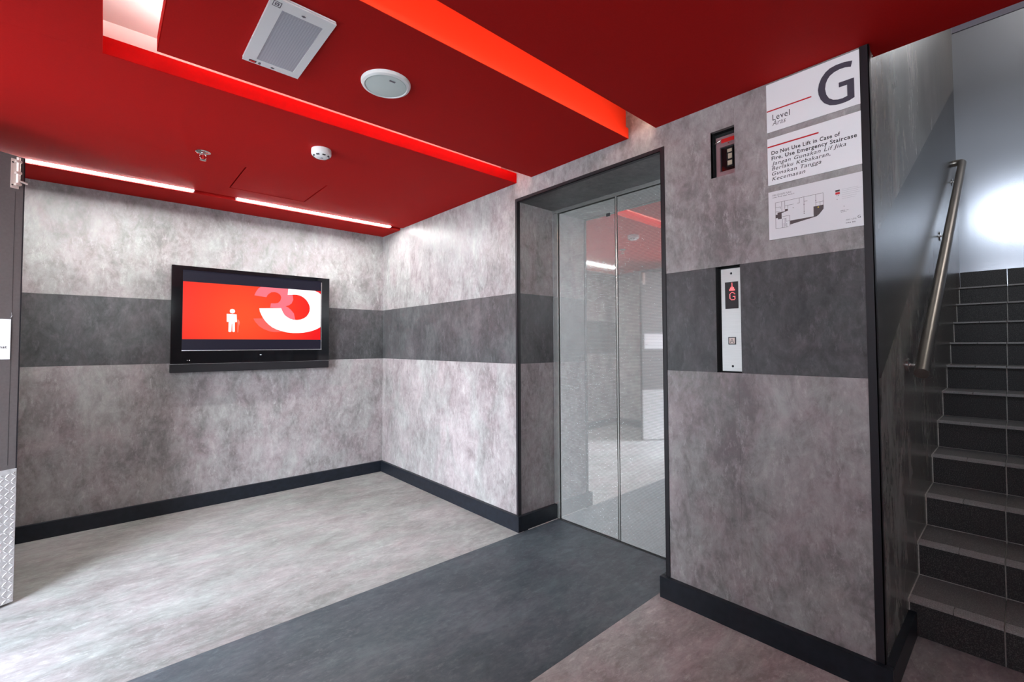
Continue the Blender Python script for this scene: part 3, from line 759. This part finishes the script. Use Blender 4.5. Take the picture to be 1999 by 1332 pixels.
# ------------------------------------------------------------------ signs on the lift wall
SYL = -3.518; SWI = .3155
def bar(bm, x0, y0, x1, y1, th, z=.0042):
    l = math.hypot(x1-x0, y1-y0); nx, ny = -(y1-y0)/l*th/2, (x1-x0)/l*th/2
    prism(bm, [(x0+nx, y0+ny), (x1+nx, y1+ny), (x1-nx, y1-ny), (x0-nx, y0-ny)], z, z+.0003)
# level sign
t = thing('level_sign', 'white wall sign with large grey letter G, topmost of three', 'sign', on_lift_wall(SYL, 2.0965), 'signs on the wall corner')
obj('plate', box(BM(), 0, SWI, 0, .2025, 0, .004), 'sign_white', t)
obj('red_line', box(BM(), .001, .162, .0865, .0915, .0041, .0046), 'ink_red', t)
GP = [(0.2948, 0.1690), (0.2706, 0.1746), (0.2446, 0.1754), (0.2246, 0.1713), (0.211, 0.1628), (0.197, 0.146), (0.1886, 0.1266), (0.1847, 0.1038), (0.1866, 0.084), (0.193, 0.064), (0.204, 0.0457), (0.2215, 0.0305), (0.2413, 0.0239), (0.2629, 0.0226), (0.2821, 0.0245), (0.2986, 0.0307), (0.2986, 0.1035), (0.2518, 0.1040), (0.2518, 0.0866), (0.2775, 0.0862), (0.2775, 0.0438), (0.2633, 0.0405), (0.2482, 0.0415), (0.233, 0.0470), (0.2199, 0.058), (0.2114, 0.0763), (0.208, 0.0993), (0.2107, 0.1197), (0.216, 0.1325), (0.224, 0.1434), (0.2375, 0.1512), (0.255, 0.1550), (0.2722, 0.1542), (0.2901, 0.1485)]
obj('large_letter', prism(BM(), GP, .0041, .006), 'ink_grey', t)
text('lettering', 'Level', 'ink_black', t, .022, .046, .0635, .0245, .0044)
text('lettering', 'Aras', 'ink_soft', t, .021, .0235, .050, .021, .0044, shear=.25)
# warning sign
t = thing('lift_warning_sign', 'white wall sign with fire warning text, middle of three', 'sign', on_lift_wall(SYL, 1.8745), 'signs on the wall corner')
obj('plate', box(BM(), 0, SWI, 0, .196, 0, .004), 'sign_white', t)
obj('red_line', box(BM(), .001, .183, .158, .1635, .0041, .0046), 'ink_red', t)
for s, v, w, bd, sh, mt in (('Do Not Use Lift in Case of', .1255, .236, .022, 0, 'ink_black'), ('Fire, Use Emergency Staircase', .1035, .287, .022, 0, 'ink_black'),
                        ('Jangan Gunakan Lif Jika', .0815, .254, 0.004, .25, 'ink_black'), ('Berlaku Kebakaran,', .0605, .204, 0.004, .25, 'ink_black'),
                        ('Gunakan Tangga', .0390, .174, 0.004, .25, 'ink_black'), ('Kecemasan', .0175, .120, 0.004, .25, 'ink_black')):
    text('lettering', s, mt, t, .0155, v, w, .0148, .0044, bd, sh)
# escape plan
t = thing('escape_plan_sign', 'pale wall sign with printed floor plan, lowest of three', 'sign', on_lift_wall(SYL, 1.648), 'signs on the wall corner')
obj('plate', box(BM(), 0, SWI, 0, .1985, 0, .004), 'plan_paper', t)
text('lettering', 'FIRE ESCAPE PLAN', 'ink_soft', t, .016, .178, .068, .0075, .0044)
bm = BM()
q = .0010
for a in ((.026, .150, .193, .150), (.026, .150, .026, .043), (.026, .043, .072, .043), (.193, .150, .193, .092), (.049, .150, .049, .108), (.060, .150, .060, .118),
          (.060, .130, .092, .130), (.071, .130, .071, .118), (.112, .150, .112, .130), (.104, .130, .112, .130), (.128, .150, .128, .082), (.128, .132, .140, .132),
          (.168, .150, .168, .104), (.168, .118, .193, .118), (.182, .118, .182, .104), (.026, .130, .044, .130), (.044, .130, .044, .122), (.026, .112, .044, .112),
          (.050, .088, .077, .088), (.077, .088, .077, .052), (.050, .078, .050, .043), (.060, .078, .060, .048), (.050, .078, .064, .078), (.064, .078, .064, .066), (.064, .066, .077, .066), (.056, .043, .056, .060), (.066, .043, .066, .058), (.077, .052, .077, .043)):
    bar(bm, *a, q)
for x, y in ((.128, .120), (.128, .092), (.128, .084), (.168, .126), (.090, .116)): box(bm, x-.0012, x+.0012, y-.0015, y+.0015, .0042, .0045)
obj('plan_outline', bm, 'ink_brown', t)
bm = BM()
for pl_ in ([(.026, .100), (.033, .100), (.033, .108), (.060, .108), (.060, .116), (.071, .116), (.071, .108), (.048, .103), (.048, .080), (.034, .080), (.034, .086), (.026, .086)],
            [(.078, .066), (.160, .066), (.160, .088), (.160, .104), (.193, .104), (.193, .088), (.178, .070), (.170, .064), (.078, .050)]):
    prism(bm, pl_, .0042, .0044)
obj('escape_route', bm, 'ink_brown', t)
obj('you_are_here_dot', lathe(BM(), [(0, .0049), (.0025, .0049), (.0025, .0045)], 14, (.176, .098)), 'ink_yellow', t)
obj('legend_block', box(BM(), .232, .246, .142, .149, .0041, .0045), 'ink_brown', t); obj('legend_block', box(BM(), .232, .246, .132, .140, .0041, .0045), 'ink_red', t)
bm = BM()
for k, (x, y) in enumerate(((.236, .126), (.241, .126), (.236, .112), (.257, .0815))): box(bm, x, x+.0015, y, y+.003, .0041, .0044)
obj('legend_mark', bm, 'ink_black', t)
bm = BM()
for y, l in ((.147, .05), (.141, .062), (.134, .05), (.127, .055), (.119, .045), (.112, .04)): box(bm, .252, .252+l, y, y+.0008, .0041, .0044)
obj('legend_lines', bm, 'ink_faint', t)
text('lettering', 'G', 'ink_black', t, .298, .030, .009, .0105, .0044)
text('lettering', 'ARAS / LEVEL', 'ink_soft', t, .262, .0275, .033, .0055, .0044)
bm = BM()                      # print too small to read in the photo: short strokes only
for x, y, l, h in ((.016, .1712, .080, .0030), (.262, .0170, .030, .0042), (.246, .0665, .026, .0026), (.248, .0615, .022, .0022)):
    n = int(l/.0032)
    for k in range(n):
        if k % 6 != 5: box(bm, x+k*l/n, x+k*l/n+.0019, y, y+h*random.choice((.75, .9, 1)), .0041, .0044)
obj('small_print', bm, 'ink_soft', t)
